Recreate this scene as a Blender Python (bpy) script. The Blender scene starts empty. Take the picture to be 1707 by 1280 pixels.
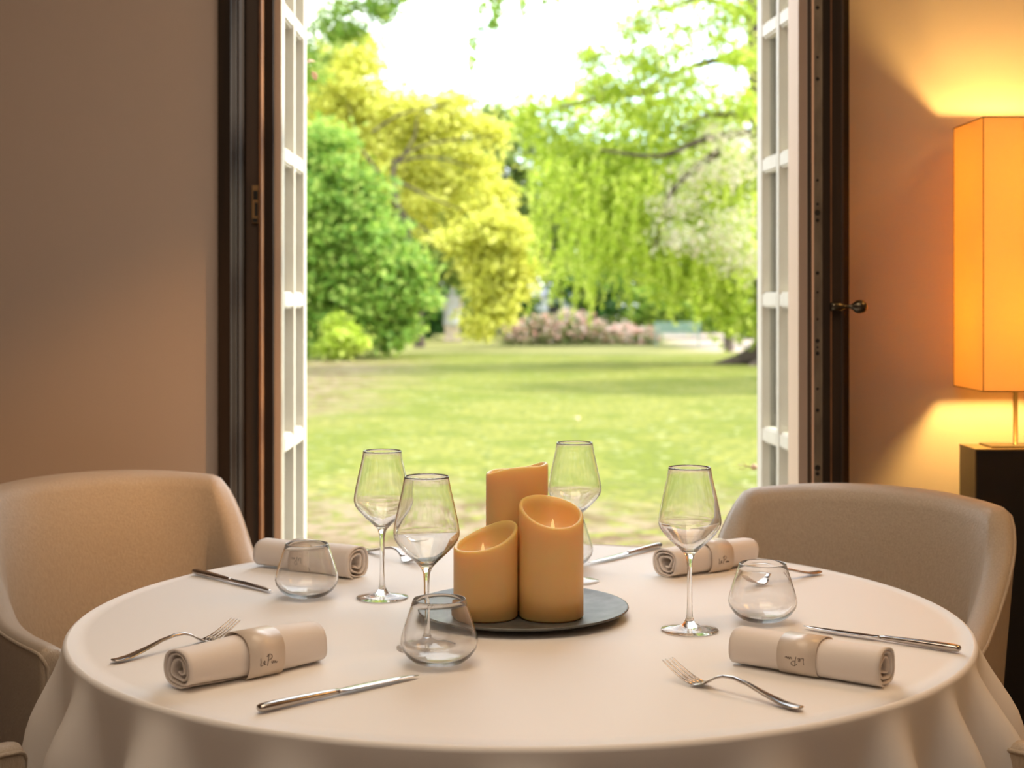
import bpy, bmesh, math, random
import numpy as np
from mathutils import Vector, Matrix
sc = bpy.context.scene
C = sc.collection
random.seed(7); RNG = np.random.default_rng(11)
PI = math.pi
F = 2444.0; CX = 853.5; HY = 500.0; CZ = 1.21; TZ = 0.76; GZ = -0.54

# ------------------------------------------------ camera, sky, sun, lights, exposure
cam = bpy.data.cameras.new('camera'); camo = bpy.data.objects.new('camera', cam); C.objects.link(camo)
camo.location = (0, 0, CZ); camo.rotation_euler = (PI/2, 0, 0)
cam.sensor_width = 36; cam.lens = F/1707*36; cam.shift_y = -(640-HY)/1707
cam.dof.use_dof = True; cam.dof.focus_distance = 2.0; cam.dof.aperture_fstop = 5.6
cam.clip_end = 500; sc.camera = camo
sc.view_settings.view_transform = 'Standard'; sc.view_settings.look = 'None'
sc.view_settings.gamma = 1; sc.view_settings.use_curve_mapping = False
sc.view_settings.exposure = 0.0
cy = sc.cycles
cy.max_bounces = 16; cy.transmission_bounces = 16; cy.glossy_bounces = 5; cy.diffuse_bounces = 4
cy.transparent_max_bounces = 16; cy.sample_clamp_indirect = 6; cy.use_denoising = True; cy.blur_glossy = 0.5

w = bpy.data.worlds.new('sky'); sc.world = w; w.use_nodes = True
nt = w.node_tree; N = nt.nodes; L = nt.links
bg = N['Background']
tc = N.new('ShaderNodeTexCoord'); no = N.new('ShaderNodeTexNoise'); no.inputs['Scale'].default_value = 4
no.inputs['Detail'].default_value = 5
rp = N.new('ShaderNodeValToRGB'); rp.color_ramp.elements[0].position = .38; rp.color_ramp.elements[1].position = .55
rp.color_ramp.elements[0].color = (.66, .82, 1, 1); rp.color_ramp.elements[1].color = (1, 1, 1, 1)
L.new(tc.outputs['Generated'], no.inputs['Vector']); L.new(no.outputs['Fac'], rp.inputs['Fac'])
L.new(rp.outputs['Color'], bg.inputs['Color']); bg.inputs['Strength'].default_value = 3.8

def light(name, kind, loc, energy, color, size=None, rot=None, sizey=None):
    l = bpy.data.lights.new(name, kind); l.energy = energy; l.color = color
    if kind == 'AREA':
        l.size = size
        if sizey: l.shape = 'RECTANGLE'; l.size_y = sizey
    elif kind == 'POINT' and size: l.shadow_soft_size = size
    o = bpy.data.objects.new(name, l); C.objects.link(o); o.location = loc
    if rot: o.rotation_euler = rot
    return o
sun = light('sun', 'SUN', (0, 0, 20), 8.0, (1, .95, .80)); sun.data.angle = math.radians(3)
sun.rotation_euler = Vector((.78, .22, .62)).to_track_quat('Z', 'Y').to_euler()
# unseen fill lights and a spot, added under the ceiling to warm the room
light('fill_light_front', 'AREA', (-.1, 1.5, 2.7), 21, (1, .79, .58), 1.3)
light('fill_light_right', 'AREA', (1.9, 2.3, 2.7), 14, (1, .52, .16), .6)  # added fill that tints the wall around the table lamp orange
sp_ = light('added_spot', 'SPOT', (1.5, 1.7, 2.72), 210, (1, .47, .13))  # added spot, stands in for the table lamp's glow on chair and jamb
sp_.data.spot_size = math.radians(19); sp_.data.spot_blend = 1; sp_.data.shadow_soft_size = .04
sp_.rotation_euler = (Vector((1.5, 1.7, 2.72))-Vector((-.60, 3.0, .92))).to_track_quat('Z', 'Y').to_euler()
light('fill_light_rear', 'AREA', (0, -.8, 2.7), 15, (1, .79, .60), 1.8)

# ------------------------------------------------ materials
def new_mat(name):
    m = bpy.data.materials.new(name); m.use_nodes = True
    return m, m.node_tree.nodes, m.node_tree.links, m.node_tree.nodes['Principled BSDF']
def pmat(name, col, rough=.5, metal=0, noise=None, bump=None, **kw):
    """noise=(scale, other colour, detail, stretch), bump=(scale, strength, stretch)"""
    m, N, L, b = new_mat(name)
    b.inputs['Base Color'].default_value = (*col, 1); b.inputs['Roughness'].default_value = rough
    b.inputs['Metallic'].default_value = metal
    for k, v in kw.items():
        b.inputs[k.replace('_', ' ')].default_value = v
    if noise or bump:
        t = N.new('ShaderNodeTexCoord')
    if noise:
        s, c2, det, st = noise
        mp = N.new('ShaderNodeMapping'); mp.inputs['Scale'].default_value = st
        n = N.new('ShaderNodeTexNoise'); n.inputs['Scale'].default_value = s; n.inputs['Detail'].default_value = det
        r = N.new('ShaderNodeValToRGB'); r.color_ramp.elements[0].position = .35; r.color_ramp.elements[1].position = .65
        r.color_ramp.elements[0].color = (*col, 1); r.color_ramp.elements[1].color = (*c2, 1)
        L.new(t.outputs['Object'], mp.inputs[0]); L.new(mp.outputs[0], n.inputs['Vector'])
        L.new(n.outputs['Fac'], r.inputs['Fac']); L.new(r.outputs['Color'], b.inputs['Base Color'])
    if bump:
        s, strength, st = bump
        mp = N.new('ShaderNodeMapping'); mp.inputs['Scale'].default_value = st
        n = N.new('ShaderNodeTexNoise'); n.inputs['Scale'].default_value = s; n.inputs['Detail'].default_value = 3
        bp = N.new('ShaderNodeBump'); bp.inputs['Strength'].default_value = strength; bp.inputs['Distance'].default_value = .002
        L.new(t.outputs['Object'], mp.inputs[0]); L.new(mp.outputs[0], n.inputs['Vector'])
        L.new(n.outputs['Fac'], bp.inputs['Height']); L.new(bp.outputs[0], b.inputs['Normal'])
    return m
def leaf_mat(name, c1, c2, c3, trans=.5):
    m, N, L, b = new_mat(name)
    g = N.new('ShaderNodeNewGeometry'); r = N.new('ShaderNodeValToRGB')
    e = r.color_ramp.elements; e[0].color = (*c1, 1); e[1].color = (*c3, 1)
    x = e.new(.5); x.color = (*c2, 1)
    L.new(g.outputs['Random Per Island'], r.inputs['Fac'])
    L.new(r.outputs['Color'], b.inputs['Base Color']); b.inputs['Roughness'].default_value = .55
    b.inputs['Specular IOR Level'].default_value = .3
    tr = N.new('ShaderNodeBsdfTranslucent'); mx = N.new('ShaderNodeMixShader'); mx.inputs[0].default_value = trans
    L.new(r.outputs['Color'], tr.inputs['Color'])
    L.new(b.outputs[0], mx.inputs[1]); L.new(tr.outputs[0], mx.inputs[2])
    L.new(mx.outputs[0], N['Material Output'].inputs['Surface'])
    return m

M = {}
M['wall'] = pmat('wall_paint', (.52, .42, .355), .75, bump=(900, .35, (1, 1, .15)))
M['ceiling'] = pmat('ceiling_paint', (.75, .70, .62), .9)
M['floor'] = pmat('floor_wood', (.10, .06, .035), .4, noise=(6, (.16, .09, .05), 6, (1, 8, 1)))
M['facade'] = pmat('facade_render', (.62, .58, .50), .9)
M['darkwood'] = pmat('dark_wood', (.020, .014, .011), .6, noise=(30, (.036, .022, .014), 6, (1, 1, .04)), bump=(60, .5, (1, 1, .05)), Specular_IOR_Level=.15)
M['brownwood'] = pmat('brown_wood', (.075, .042, .025), .5, noise=(30, (.035, .022, .014), 6, (1, 1, .04)))
M['arris'] = pmat('lit_edge_wood', (.30, .13, .05), .5, noise=(14, (.16, .07, .03), 4, (1, 1, .6)))  # orange lamplight on the wood edges put into the colour; twig shares it
M['paint'] = pmat('white_paint', (.72, .68, .60), .45, noise=(18, (.68, .63, .55), 5, (1, 1, .5)))
M['framepaint'] = pmat('beige_paint', (.66, .47, .35), .55)
M['green'] = pmat('green_seal', (.015, .05, .03), .5)
M['steel'] = pmat('brushed_lock_plate', (.26, .22, .17), .45, .6, noise=(40, (.16, .13, .10), 5, (1, 1, .3)))
M['hole'] = pmat('dark_hole', (.01, .008, .006), .7)
M['iron'] = pmat('dark_bronze', (.10, .085, .06), .25, .9)
M['brass'] = pmat('worn_brass', (.62, .40, .20), .3, .9)
M['cloth'] = pmat('table_linen', (.86, .84, .825), .62, bump=(1600, .06, (1, 1, 1)), Sheen_Weight=.15)
M['napkin'] = pmat('napkin_cotton', (.82, .75, .70), .6, bump=(1500, .15, (1, 1, 1)), Sheen_Weight=.2)
M['band'] = pmat('glossy_paper_band', (.74, .64, .55), .28)
M['ink'] = pmat('dark_ink', (.10, .07, .05), .5)
M['silver'] = pmat('polished_cutlery', (.50, .46, .43), .16, 1)
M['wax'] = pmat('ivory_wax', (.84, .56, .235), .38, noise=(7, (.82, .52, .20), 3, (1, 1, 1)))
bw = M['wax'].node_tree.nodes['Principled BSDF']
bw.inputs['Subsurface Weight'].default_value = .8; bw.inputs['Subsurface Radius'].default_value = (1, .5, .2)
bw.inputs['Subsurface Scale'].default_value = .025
M['flame'] = pmat('led_flame', (.95, .75, .40), .4, Emission_Color=(1, .7, .3, 1), Emission_Strength=.5)  # LED is off; faint glow added to the flame material
M['tray'] = pmat('grey_pewter', (.16, .165, .155), .5, .6, noise=(30, (.10, .105, .10), 5, (1, 1, 1)))
M['traybrown'] = pmat('bronze_rim', (.22, .13, .08), .35, .8)
M['fabric'] = pmat('linen_upholstery', (.40, .325, .245), .38, noise=(420, (.45, .37, .285), 3, (1, 1, .2)), bump=(700, .5, (1, 1, .3)), Sheen_Weight=.25)
M['leg'] = pmat('dark_chair_leg', (.03, .02, .015), .4)
M['black'] = pmat('black_veneer', (.006, .005, .005), .55)
M['veneerlit'] = pmat('lit_veneer', (.12, .075, .035), .4)  # lighter brown of the console's lit side put into the veneer colour
M['pole'] = pmat('bronze_pole', (.12, .09, .05), .35, .8)
M['stone'] = pmat('pale_stone', (.54, .55, .58), .9, noise=(3, (.50, .47, .45), 5, (1, 1, 1)))
M['stonewarm'] = pmat('sandstone', (.66, .52, .40), .9, noise=(3, (.5, .40, .32), 5, (1, 1, 1)))
M['bench'] = pmat('pale_green_paint', (.24, .34, .28), .6)
M['bark'] = pmat('tree_bark', (.055, .038, .025), .9, noise=(3, (.10, .07, .05), 6, (1, 1, .2)))
M['white'] = pmat('white_render', (.5, .52, .56), .8)
M['roof'] = pmat('slate_roof', (.20, .21, .24), .8)
# glass
m, Nn, Ll, b = new_mat('clear_glass'); b.inputs['Transmission Weight'].default_value = 1
b.inputs['Roughness'].default_value = 0; b.inputs['IOR'].default_value = 1.47; b.inputs['Base Color'].default_value = (.99, .99, .985, 1)
M['glass'] = m
tp = Nn.new('ShaderNodeBsdfTransparent'); mx = Nn.new('ShaderNodeMixShader'); mx.inputs[0].default_value = .04
Ll.new(b.outputs[0], mx.inputs[1]); Ll.new(tp.outputs[0], mx.inputs[2]); Ll.new(mx.outputs[0], Nn['Material Output'].inputs['Surface'])
m, Nn, Ll, b = new_mat('window_glass')
fr = Nn.new('ShaderNodeFresnel'); fr.inputs[0].default_value = 1.45
tp = Nn.new('ShaderNodeBsdfTransparent'); gl = Nn.new('ShaderNodeBsdfGlossy'); gl.inputs['Roughness'].default_value = .02
tp.inputs[0].default_value = (.92, .95, .92, 1)
mx = Nn.new('ShaderNodeMixShader'); Ll.new(fr.outputs[0], mx.inputs[0]); Ll.new(tp.outputs[0], mx.inputs[1]); Ll.new(gl.outputs[0], mx.inputs[2])
Ll.new(mx.outputs[0], Nn['Material Output'].inputs['Surface']); M['pane'] = m
# lamp shade: thin cloth lit from inside by the bulb
m, Nn, Ll, b = new_mat('lamp_shade_cloth')
b.inputs['Base Color'].default_value = (.78, .60, .38, 1); b.inputs['Roughness'].default_value = .8
tr = Nn.new('ShaderNodeBsdfTranslucent'); tr.inputs[0].default_value = (.90, .64, .24, 1)
mx = Nn.new('ShaderNodeMixShader'); mx.inputs[0].default_value = .42
Ll.new(b.outputs[0], mx.inputs[1]); Ll.new(tr.outputs[0], mx.inputs[2]); Ll.new(mx.outputs[0], Nn['Material Output'].inputs['Surface'])
M['shade'] = m
M['bulb'] = pmat('warm_bulb', (1, .8, .5), .5, Emission_Color=(1, .64, .17, 1), Emission_Strength=640)

M['leaf_green'] = leaf_mat('fresh_green_leaves', (0.113, 0.246, 0.0256), (0.276, 0.451, 0.0615), (0.532, 0.635, 0.144))
M['leaf_yellow'] = leaf_mat('golden_leaves', (.44, .46, .06), (.72, .72, .12), (.90, .86, .24))
M['leaf_lime'] = leaf_mat('lime_leaves', (0.307, 0.43, 0.0307), (0.512, 0.635, 0.0615), (0.759, 0.8, 0.205))
M['leaf_olive'] = leaf_mat('olive_leaves', (0.164, 0.246, 0.0513), (0.288, 0.39, 0.082), (0.43, 0.512, 0.144))
M['leaf_dark'] = leaf_mat('dark_green_leaves', (0.0246, 0.0738, 0.0123), (0.0492, 0.139, 0.0246), (0.0902, 0.23, 0.041), .35)
M['blossom'] = leaf_mat('pale_blossom', (0.737, 0.586, 0.51), (0.756, 0.699, 0.548), (0.435, 0.529, 0.189))
M['rose'] = leaf_mat('rose_blossom', (0.803, 0.378, 0.321), (0.832, 0.586, 0.491), (0.851, 0.737, 0.643), .3)
M['rose_leaf'] = leaf_mat('rose_leaves', (.14, .26, .06), (.34, .36, .12), (.62, .50, .34))
M['dryleaf'] = leaf_mat('dry_leaf', (.55, .30, .16), (.70, .50, .34), (.80, .66, .50), .4)

# lawn
m, Nn, Ll, b = new_mat('lawn'); b.inputs['Roughness'].default_value = .95; b.inputs['Specular IOR Level'].default_value = .1
t = Nn.new('ShaderNodeTexCoord'); sx = Nn.new('ShaderNodeSeparateXYZ'); Ll.new(t.outputs['Object'], sx.inputs[0])
def noise(scale, det=4, st=(1, 1, 1)):
    mp = Nn.new('ShaderNodeMapping'); mp.inputs['Scale'].default_value = st
    n = Nn.new('ShaderNodeTexNoise'); n.inputs['Scale'].default_value = scale; n.inputs['Detail'].default_value = det
    Ll.new(t.outputs['Object'], mp.inputs[0]); Ll.new(mp.outputs[0], n.inputs['Vector']); return n.outputs['Fac']
def math_(op, a, bb):
    n = Nn.new('ShaderNodeMath'); n.operation = op
    for i, v in enumerate((a, bb)):
        if isinstance(v, (int, float)): n.inputs[i].default_value = v
        else: Ll.new(v, n.inputs[i])
    return n.outputs[0]
def maprange(v, a, bb, c=0, d=1):
    n = Nn.new('ShaderNodeMapRange'); n.interpolation_type = 'SMOOTHSTEP'
    Ll.new(v, n.inputs[0]); n.inputs[1].default_value = a; n.inputs[2].default_value = bb
    n.inputs[3].default_value = c; n.inputs[4].default_value = d; return n.outputs[0]
def mixc(f, a, bb):
    n = Nn.new('ShaderNodeMix'); n.data_type = 'RGBA'
    Ll.new(f, n.inputs[0])
    for i, v in ((6, a), (7, bb)):
        if isinstance(v, tuple): n.inputs[i].default_value = (*v, 1)
        else: Ll.new(v, n.inputs[i])
    return n.outputs[2]
g1 = mixc(maprange(noise(.9, 6), .38, .62), (0.138, 0.160, 0.021), (0.215, 0.212, 0.045))
g2 = mixc(maprange(noise(9, 3), .40, .65), g1, (0.106, 0.127, 0.0248))
g3 = mixc(maprange(noise(5, 5), .60, .68), g2, (0.255, 0.268, 0.113))          # worn, dry and daisy patches
nb = noise(.7, 5)
near = maprange(math_('ADD', sx.outputs[1], math_('MULTIPLY', nb, 6)), 17.8, 14.2)
left = math_('MULTIPLY', maprange(math_('ADD', sx.outputs[0], math_('MULTIPLY', nb, 4)), .6, -2.2), maprange(sx.outputs[1], 19, 25))
left = math_('MULTIPLY', left, maprange(sx.outputs[1], 46, 40))
bare = math_('MAXIMUM', near, math_('MULTIPLY', left, .95))
bare = math_('MULTIPLY', bare, maprange(noise(6, 6), .36, .50))
soil = mixc(maprange(noise(3, 6), .4, .6), (0.12, 0.08, 0.04), (0.235, 0.18, 0.115))
g4 = mixc(bare, g3, soil)
far = maprange(math_('ADD', sx.outputs[1], math_('MULTIPLY', nb, 3)), 48.5, 49.5)
g5 = mixc(far, g4, (0.24, 0.233, 0.0849))
path = math_('MULTIPLY', maprange(sx.outputs[1], 49.5, 50.5), maprange(sx.outputs[0], 5.5, 8.0))
g6 = mixc(path, g5, (0.434, 0.35, 0.294))
Ll.new(g6, b.inputs['Base Color'])
bp = Nn.new('ShaderNodeBump'); bp.inputs['Strength'].default_value = .8; bp.inputs['Distance'].default_value = .04
Ll.new(noise(14, 5), bp.inputs['Height']); Ll.new(bp.outputs[0], b.inputs['Normal'])
M['lawn'] = m

# ------------------------------------------------ helpers
def link(o, parent=None):
    C.objects.link(o)
    if parent is not None: o.parent = parent
    return o
def mesh(name, V, Fc, mat, parent=None, smooth=False, loc=None, rot=None):
    me = bpy.data.meshes.new(name); me.from_pydata([tuple(v) for v in V], [], Fc); me.update()
    if smooth: me.polygons.foreach_set('use_smooth', [True]*len(me.polygons))
    if mat: me.materials.append(M[mat])
    o = bpy.data.objects.new(name, me); link(o, parent)
    if loc is not None: o.location = loc
    if rot is not None: o.rotation_euler = rot
    return o
def bm_obj(name, bm, mat, parent=None, smooth=False, loc=None, rot=None):
    me = bpy.data.meshes.new(name); bm.to_mesh(me); bm.free()
    if smooth: me.polygons.foreach_set('use_smooth', [True]*len(me.polygons))
    me.materials.append(M[mat]); o = bpy.data.objects.new(name, me); link(o, parent)
    if loc is not None: o.location = loc
    if rot is not None: o.rotation_euler = rot
    return o
def box(name, lo, hi, mat, parent=None, bevel=0):
    bm = bmesh.new(); bmesh.ops.create_cube(bm, size=1)
    c = [(a+b)/2 for a, b in zip(lo, hi)]; s = [abs(b-a) for a, b in zip(lo, hi)]
    for v in bm.verts: v.co = Vector((v.co.x*s[0]+c[0], v.co.y*s[1]+c[1], v.co.z*s[2]+c[2]))
    if bevel: bmesh.ops.bevel(bm, geom=bm.edges[:], offset=bevel, segments=2, affect='EDGES')
    return bm_obj(name, bm, mat, parent)
def lathe(prof, n=48):
    V = []; Fc = []
    for r, z in prof:
        for k in range(n):
            a = 2*PI*k/n; V.append((r*math.cos(a), r*math.sin(a), z))
    for i in range(len(prof)-1):
        for k in range(n):
            k2 = (k+1) % n; Fc.append((i*n+k, i*n+k2, (i+1)*n+k2, (i+1)*n+k))
    return V, Fc
def lathe_obj(name, prof, mat, parent=None, n=48, smooth=True):
    V, Fc = lathe(prof, n)
    o = mesh(name, V, Fc, mat, parent, smooth)
    bm = bmesh.new(); bm.from_mesh(o.data); bmesh.ops.remove_doubles(bm, verts=bm.verts[:], dist=1e-6)
    bmesh.ops.recalc_face_normals(bm, faces=bm.faces[:]); bm.to_mesh(o.data); bm.free()
    if smooth: o.data.polygons.foreach_set('use_smooth', [True]*len(o.data.polygons))
    return o
def tube_data(pts, rad, n=8):
    """closed tube with round section along pts; rad a number or a list"""
    P = [Vector(p) for p in pts]; V = []; Fc = []
    up = Vector((0, 0, 1))
    for i, p in enumerate(P):
        d = (P[min(i+1, len(P)-1)]-P[max(i-1, 0)]).normalized()
        a = d.cross(up)
        if a.length < 1e-3: a = d.cross(Vector((0, 1, 0)))
        a.normalize(); bb = d.cross(a)
        r = rad[i] if isinstance(rad, (list, tuple)) else rad
        for k in range(n):
            t = 2*PI*k/n; V.append(p+a*math.cos(t)*r+bb*math.sin(t)*r)
    for i in range(len(P)-1):
        for k in range(n):
            k2 = (k+1) % n; Fc.append((i*n+k, i*n+k2, (i+1)*n+k2, (i+1)*n+k))
    Fc.append(tuple(range(n))); Fc.append(tuple(range((len(P)-1)*n, len(P)*n))[::-1])
    return V, Fc
def tube(name, pts, rad, mat, parent=None, n=8):
    V, Fc = tube_data(pts, rad, n); return mesh(name, V, Fc, mat, parent, True)
def tag(o, label, cat, group=None):
    o['label'] = label; o['category'] = cat
    if group: o['group'] = group
    return o
def struct(o, label=None):
    o['kind'] = 'structure'
    if label: o['label'] = label
    return o
def thing(name, label, cat, loc=(0, 0, 0), rz=0, group=None):
    o = bpy.data.objects.new(name, None); link(o); o.location = loc; o.rotation_euler = (0, 0, rz)
    return tag(o, label, cat, group)
def dup(root, loc, rz, label, group=None):
    def cp(o, par):
        c = o.copy(); link(c)
        if par is not None: c.parent = par
        for ch in list(o.children): cp(ch, c)
        return c
    c = cp(root, None); c.location = loc; c.rotation_euler = (0, 0, rz); c['label'] = label
    if group: c['group'] = group
    return c
def W(px, py, d): return Vector(((px-CX)*d/F, d, CZ+(HY-py)*d/F))
def T(px, py, dz=0):
    s = (py-HY)/(CZ-TZ-dz); return Vector(((px-CX)/s, F/s, TZ+dz))

# ------------------------------------------------ room shell
Y0, Y1 = 3.15, 3.45
XL, XR, ZT = -.623, .715, 2.62
def wall_with_opening():
    V = []; Fc = []
    def slab(x0, x1, z0, z1):
        i = len(V)
        V.extend([(x0, Y0, z0), (x1, Y0, z0), (x1, Y1, z0), (x0, Y1, z0), (x0, Y0, z1), (x1, Y0, z1), (x1, Y1, z1), (x0, Y1, z1)])
        Fc.extend([(i, i+3, i+2, i+1), (i+4, i+5, i+6, i+7), (i, i+1, i+5, i+4), (i+1, i+2, i+6, i+5), (i+2, i+3, i+7, i+6), (i+3, i, i+4, i+7)])
    slab(-7, XL, GZ-.3, ZT); slab(XR, 7, GZ-.3, ZT); slab(-7, 7, ZT, 7); slab(XL, XR, GZ-.3, 0)
    return mesh('wall_back', V, Fc, 'wall')
struct(wall_with_opening())
struct(box('floor', (-2.9, -2.6, -.12), (2.7, Y0, 0), 'floor'))
struct(box('ceiling', (-2.9, -2.6, 2.8), (2.7, Y0, 2.95), 'ceiling'))
struct(box('wall_left', (-3.0, -2.6, 0), (-2.9, Y0, 2.8), 'wall'))
struct(box('wall_right', (2.7, -2.6, 0), (2.8, Y0, 2.8), 'wall'))
struct(box('wall_front', (-3.0, -2.7, 0), (2.8, -2.6, 2.8), 'wall'))
struct(box('baseboard_left', (-2.9, -2.6, 0), (-2.885, Y0, .1), 'darkwood'))
struct(box('baseboard_right', (2.685, -2.6, 0), (2.7, Y0, .1), 'darkwood'))
struct(box('trim_3', (XL, Y0+.02, 0), (XR, Y1+.05, .03), 'brownwood'))

def prism(name, poly, z0, z1, mat, parent=None):
    n = len(poly); V = [(x, y, z0) for x, y in poly]+[(x, y, z1) for x, y in poly]
    Fc = [tuple(range(n))[::-1], tuple(range(n, 2*n))]+[(i, (i+1) % n, n+(i+1) % n, n+i) for i in range(n)]
    o = mesh(name, V, Fc, mat, parent)
    bm = bmesh.new(); bm.from_mesh(o.data); bmesh.ops.recalc_face_normals(bm, faces=bm.faces[:]); bm.to_mesh(o.data); bm.free()
    return o
def PX(px, y): return (px-CX)*y/F
# left jamb: dark wood lining stepping inwards, arris coloured as if lamplit, beige outer frame
j = bpy.data.objects.new('trim_1', None); link(j); struct(j)
prism('lining', [(PX(370, 3.13), 3.13), (PX(384, 3.13), 3.13), (PX(386, 3.16), 3.16), (PX(394, 3.17), 3.17), (PX(396, 3.20), 3.20), (PX(398, 3.20), 3.20),
      (PX(400, 3.24), 3.24), (PX(407, 3.25), 3.25), (PX(409, 3.28), 3.28), (PX(416, 3.28), 3.28), (PX(418, 3.30), 3.30), (PX(431, 3.30), 3.30), (PX(431, 3.30), 3.42), (XL-.005, 3.42), (XL-.005, 3.13)], 0, ZT, 'darkwood', j)
prism('moulding', [(PX(396, 3.19), 3.19), (PX(398.5, 3.19), 3.19), (PX(398.5, 3.19), 3.24), (PX(396, 3.19), 3.24)], 0, ZT, 'darkwood', j)
prism('facing', [(PX(410, 3.27), 3.27), (PX(430, 3.27), 3.27), (PX(430, 3.27), 3.31), (PX(410, 3.27), 3.31)], 0, ZT, 'brownwood', j)
prism('arris', [(PX(431.5, 3.26), 3.26), (PX(435.5, 3.26), 3.26), (PX(435.5, 3.26), 3.40), (PX(431.5, 3.26), 3.40)], 0, ZT, 'arris', j)
prism('stop', [(PX(436, 3.30), 3.30), (PX(455, 3.30), 3.30), (PX(455, 3.30), 3.32), (PX(436, 3.30), 3.32)], 0, ZT, 'darkwood', j)
prism('outer_frame', [(PX(440, 3.325), 3.325), (PX(468, 3.325), 3.325), (PX(466, 3.42), 3.42), (PX(440, 3.42), 3.42)], 0, ZT, 'framepaint', j)
d = 3.262
sp = box('strike_plate', (PX(420.5, d), d-.002, W(0, 372, d).z), (PX(430.5, d), d+.01, W(0, 309, d).z), 'brass', j)
box('keeper_slot', (PX(422.5, d), d-.004, W(0, 333, d).z), (PX(430, d), d, W(0, 318, d).z), 'hole', sp)
box('keeper_slot', (PX(425, d), d-.004, W(0, 360, d).z), (PX(430, d), d, W(0, 338, d).z), 'hole', sp)
box('keeper_slot', (PX(421.5, d), d-.004, W(0, 371, d).z), (PX(430, d), d, W(0, 364, d).z), 'hole', sp)
# right jamb
j2 = bpy.data.objects.new('trim_2', None); link(j2); struct(j2)
prism('lining', [(XR+.005, 3.13), (PX(1404, 3.13), 3.13), (PX(1395, 3.22), 3.22), (PX(1372, 3.26), 3.26), (PX(1350, 3.28), 3.28), (PX(1346, 3.40), 3.40), (XR+.005, 3.42)], 0, ZT, 'darkwood', j2)
prism('outer_frame', [(PX(1331, 3.27), 3.27), (PX(1349, 3.27), 3.27), (PX(1349, 3.27), 3.40), (PX(1332, 3.27), 3.40)], 0, ZT, 'framepaint', j2)
prism('head_lining', [(XL, 3.13), (XR, 3.13), (XR, 3.40), (XL, 3.40)], ZT-.03, ZT, 'darkwood', j2)

# inner right leaf, swung inwards and seen edge-on, with lock plate and knob
dr = bpy.data.objects.new('door_3', None); link(dr); struct(dr, 'dark wooden inner leaf opened edge on, with a round bronze knob')
yf, yb = 2.87, 3.14
def edge_slab(name, p0, p1, y0, y1, mat, z0=.02, z1=2.5):
    return prism(name, [(PX(p0, y0), y0), (PX(p1, y0), y0), (PX(p1, y1), y1), (PX(p0, y1), y1)], z0, z1, mat, dr)
edge_slab('stile', 1346, 1352.5, yf+.012, yb, 'brownwood')
edge_slab('astragal', 1353, 1357, yf+.004, yb, 'framepaint')
lp = edge_slab('lock_plate', 1357.2, 1371, yf+.004, yf+.02, 'steel')
edge_slab('leaf_core', 1357.2, 1388.2, yf+.021, yb, 'darkwood')
edge_slab('leaf_edge', 1371.3, 1384.2, yf+.004, yf+.0205, 'darkwood')
edge_slab('arris', 1384.4, 1386.6, yf+.001, yf+.0205, 'arris')
edge_slab('moulding', 1387, 1403, yf, yb-.01, 'darkwood')
edge_slab('moulding', 1403.3, 1406.8, yf+.01, yb-.01, 'brownwood')
for py, r in ((12, .004), (95, .003), (131, .004), (300, .003), (340, .003), (354, .006), (367, .004), (455, .004), (487, .0025), (532, .0025), (568, .0045), (579, .0025), (589, .004), (648, .003), (684, .004), (780, .006), (790, .004)):
    z = W(0, py, yf).z; x = PX(1363.5, yf)
    bm = bmesh.new(); bmesh.ops.create_cone(bm, cap_ends=True, segments=10, radius1=r, radius2=r*.8, depth=.002)
    bm_obj('screw_hole', bm, 'hole', lp, loc=(x, yf+.0035, z), rot=(PI/2, 0, 0))
kz = W(0, 511, 2.9).z
kn = lathe_obj('door_knob', [(0, -.004), (.0085, -.004), (.0095, .002), (.0085, .008), (.0075, .018), (.004, .022), (.0035, .034), (.006, .038), (.012, .045), (.0135, .052), (.012, .060), (.007, .0655), (0, .067)], 'iron', dr, 24)
kn.location = (PX(1388, 2.865), 2.862, kz); kn.rotation_euler = (0, PI/2, 0)

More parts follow.
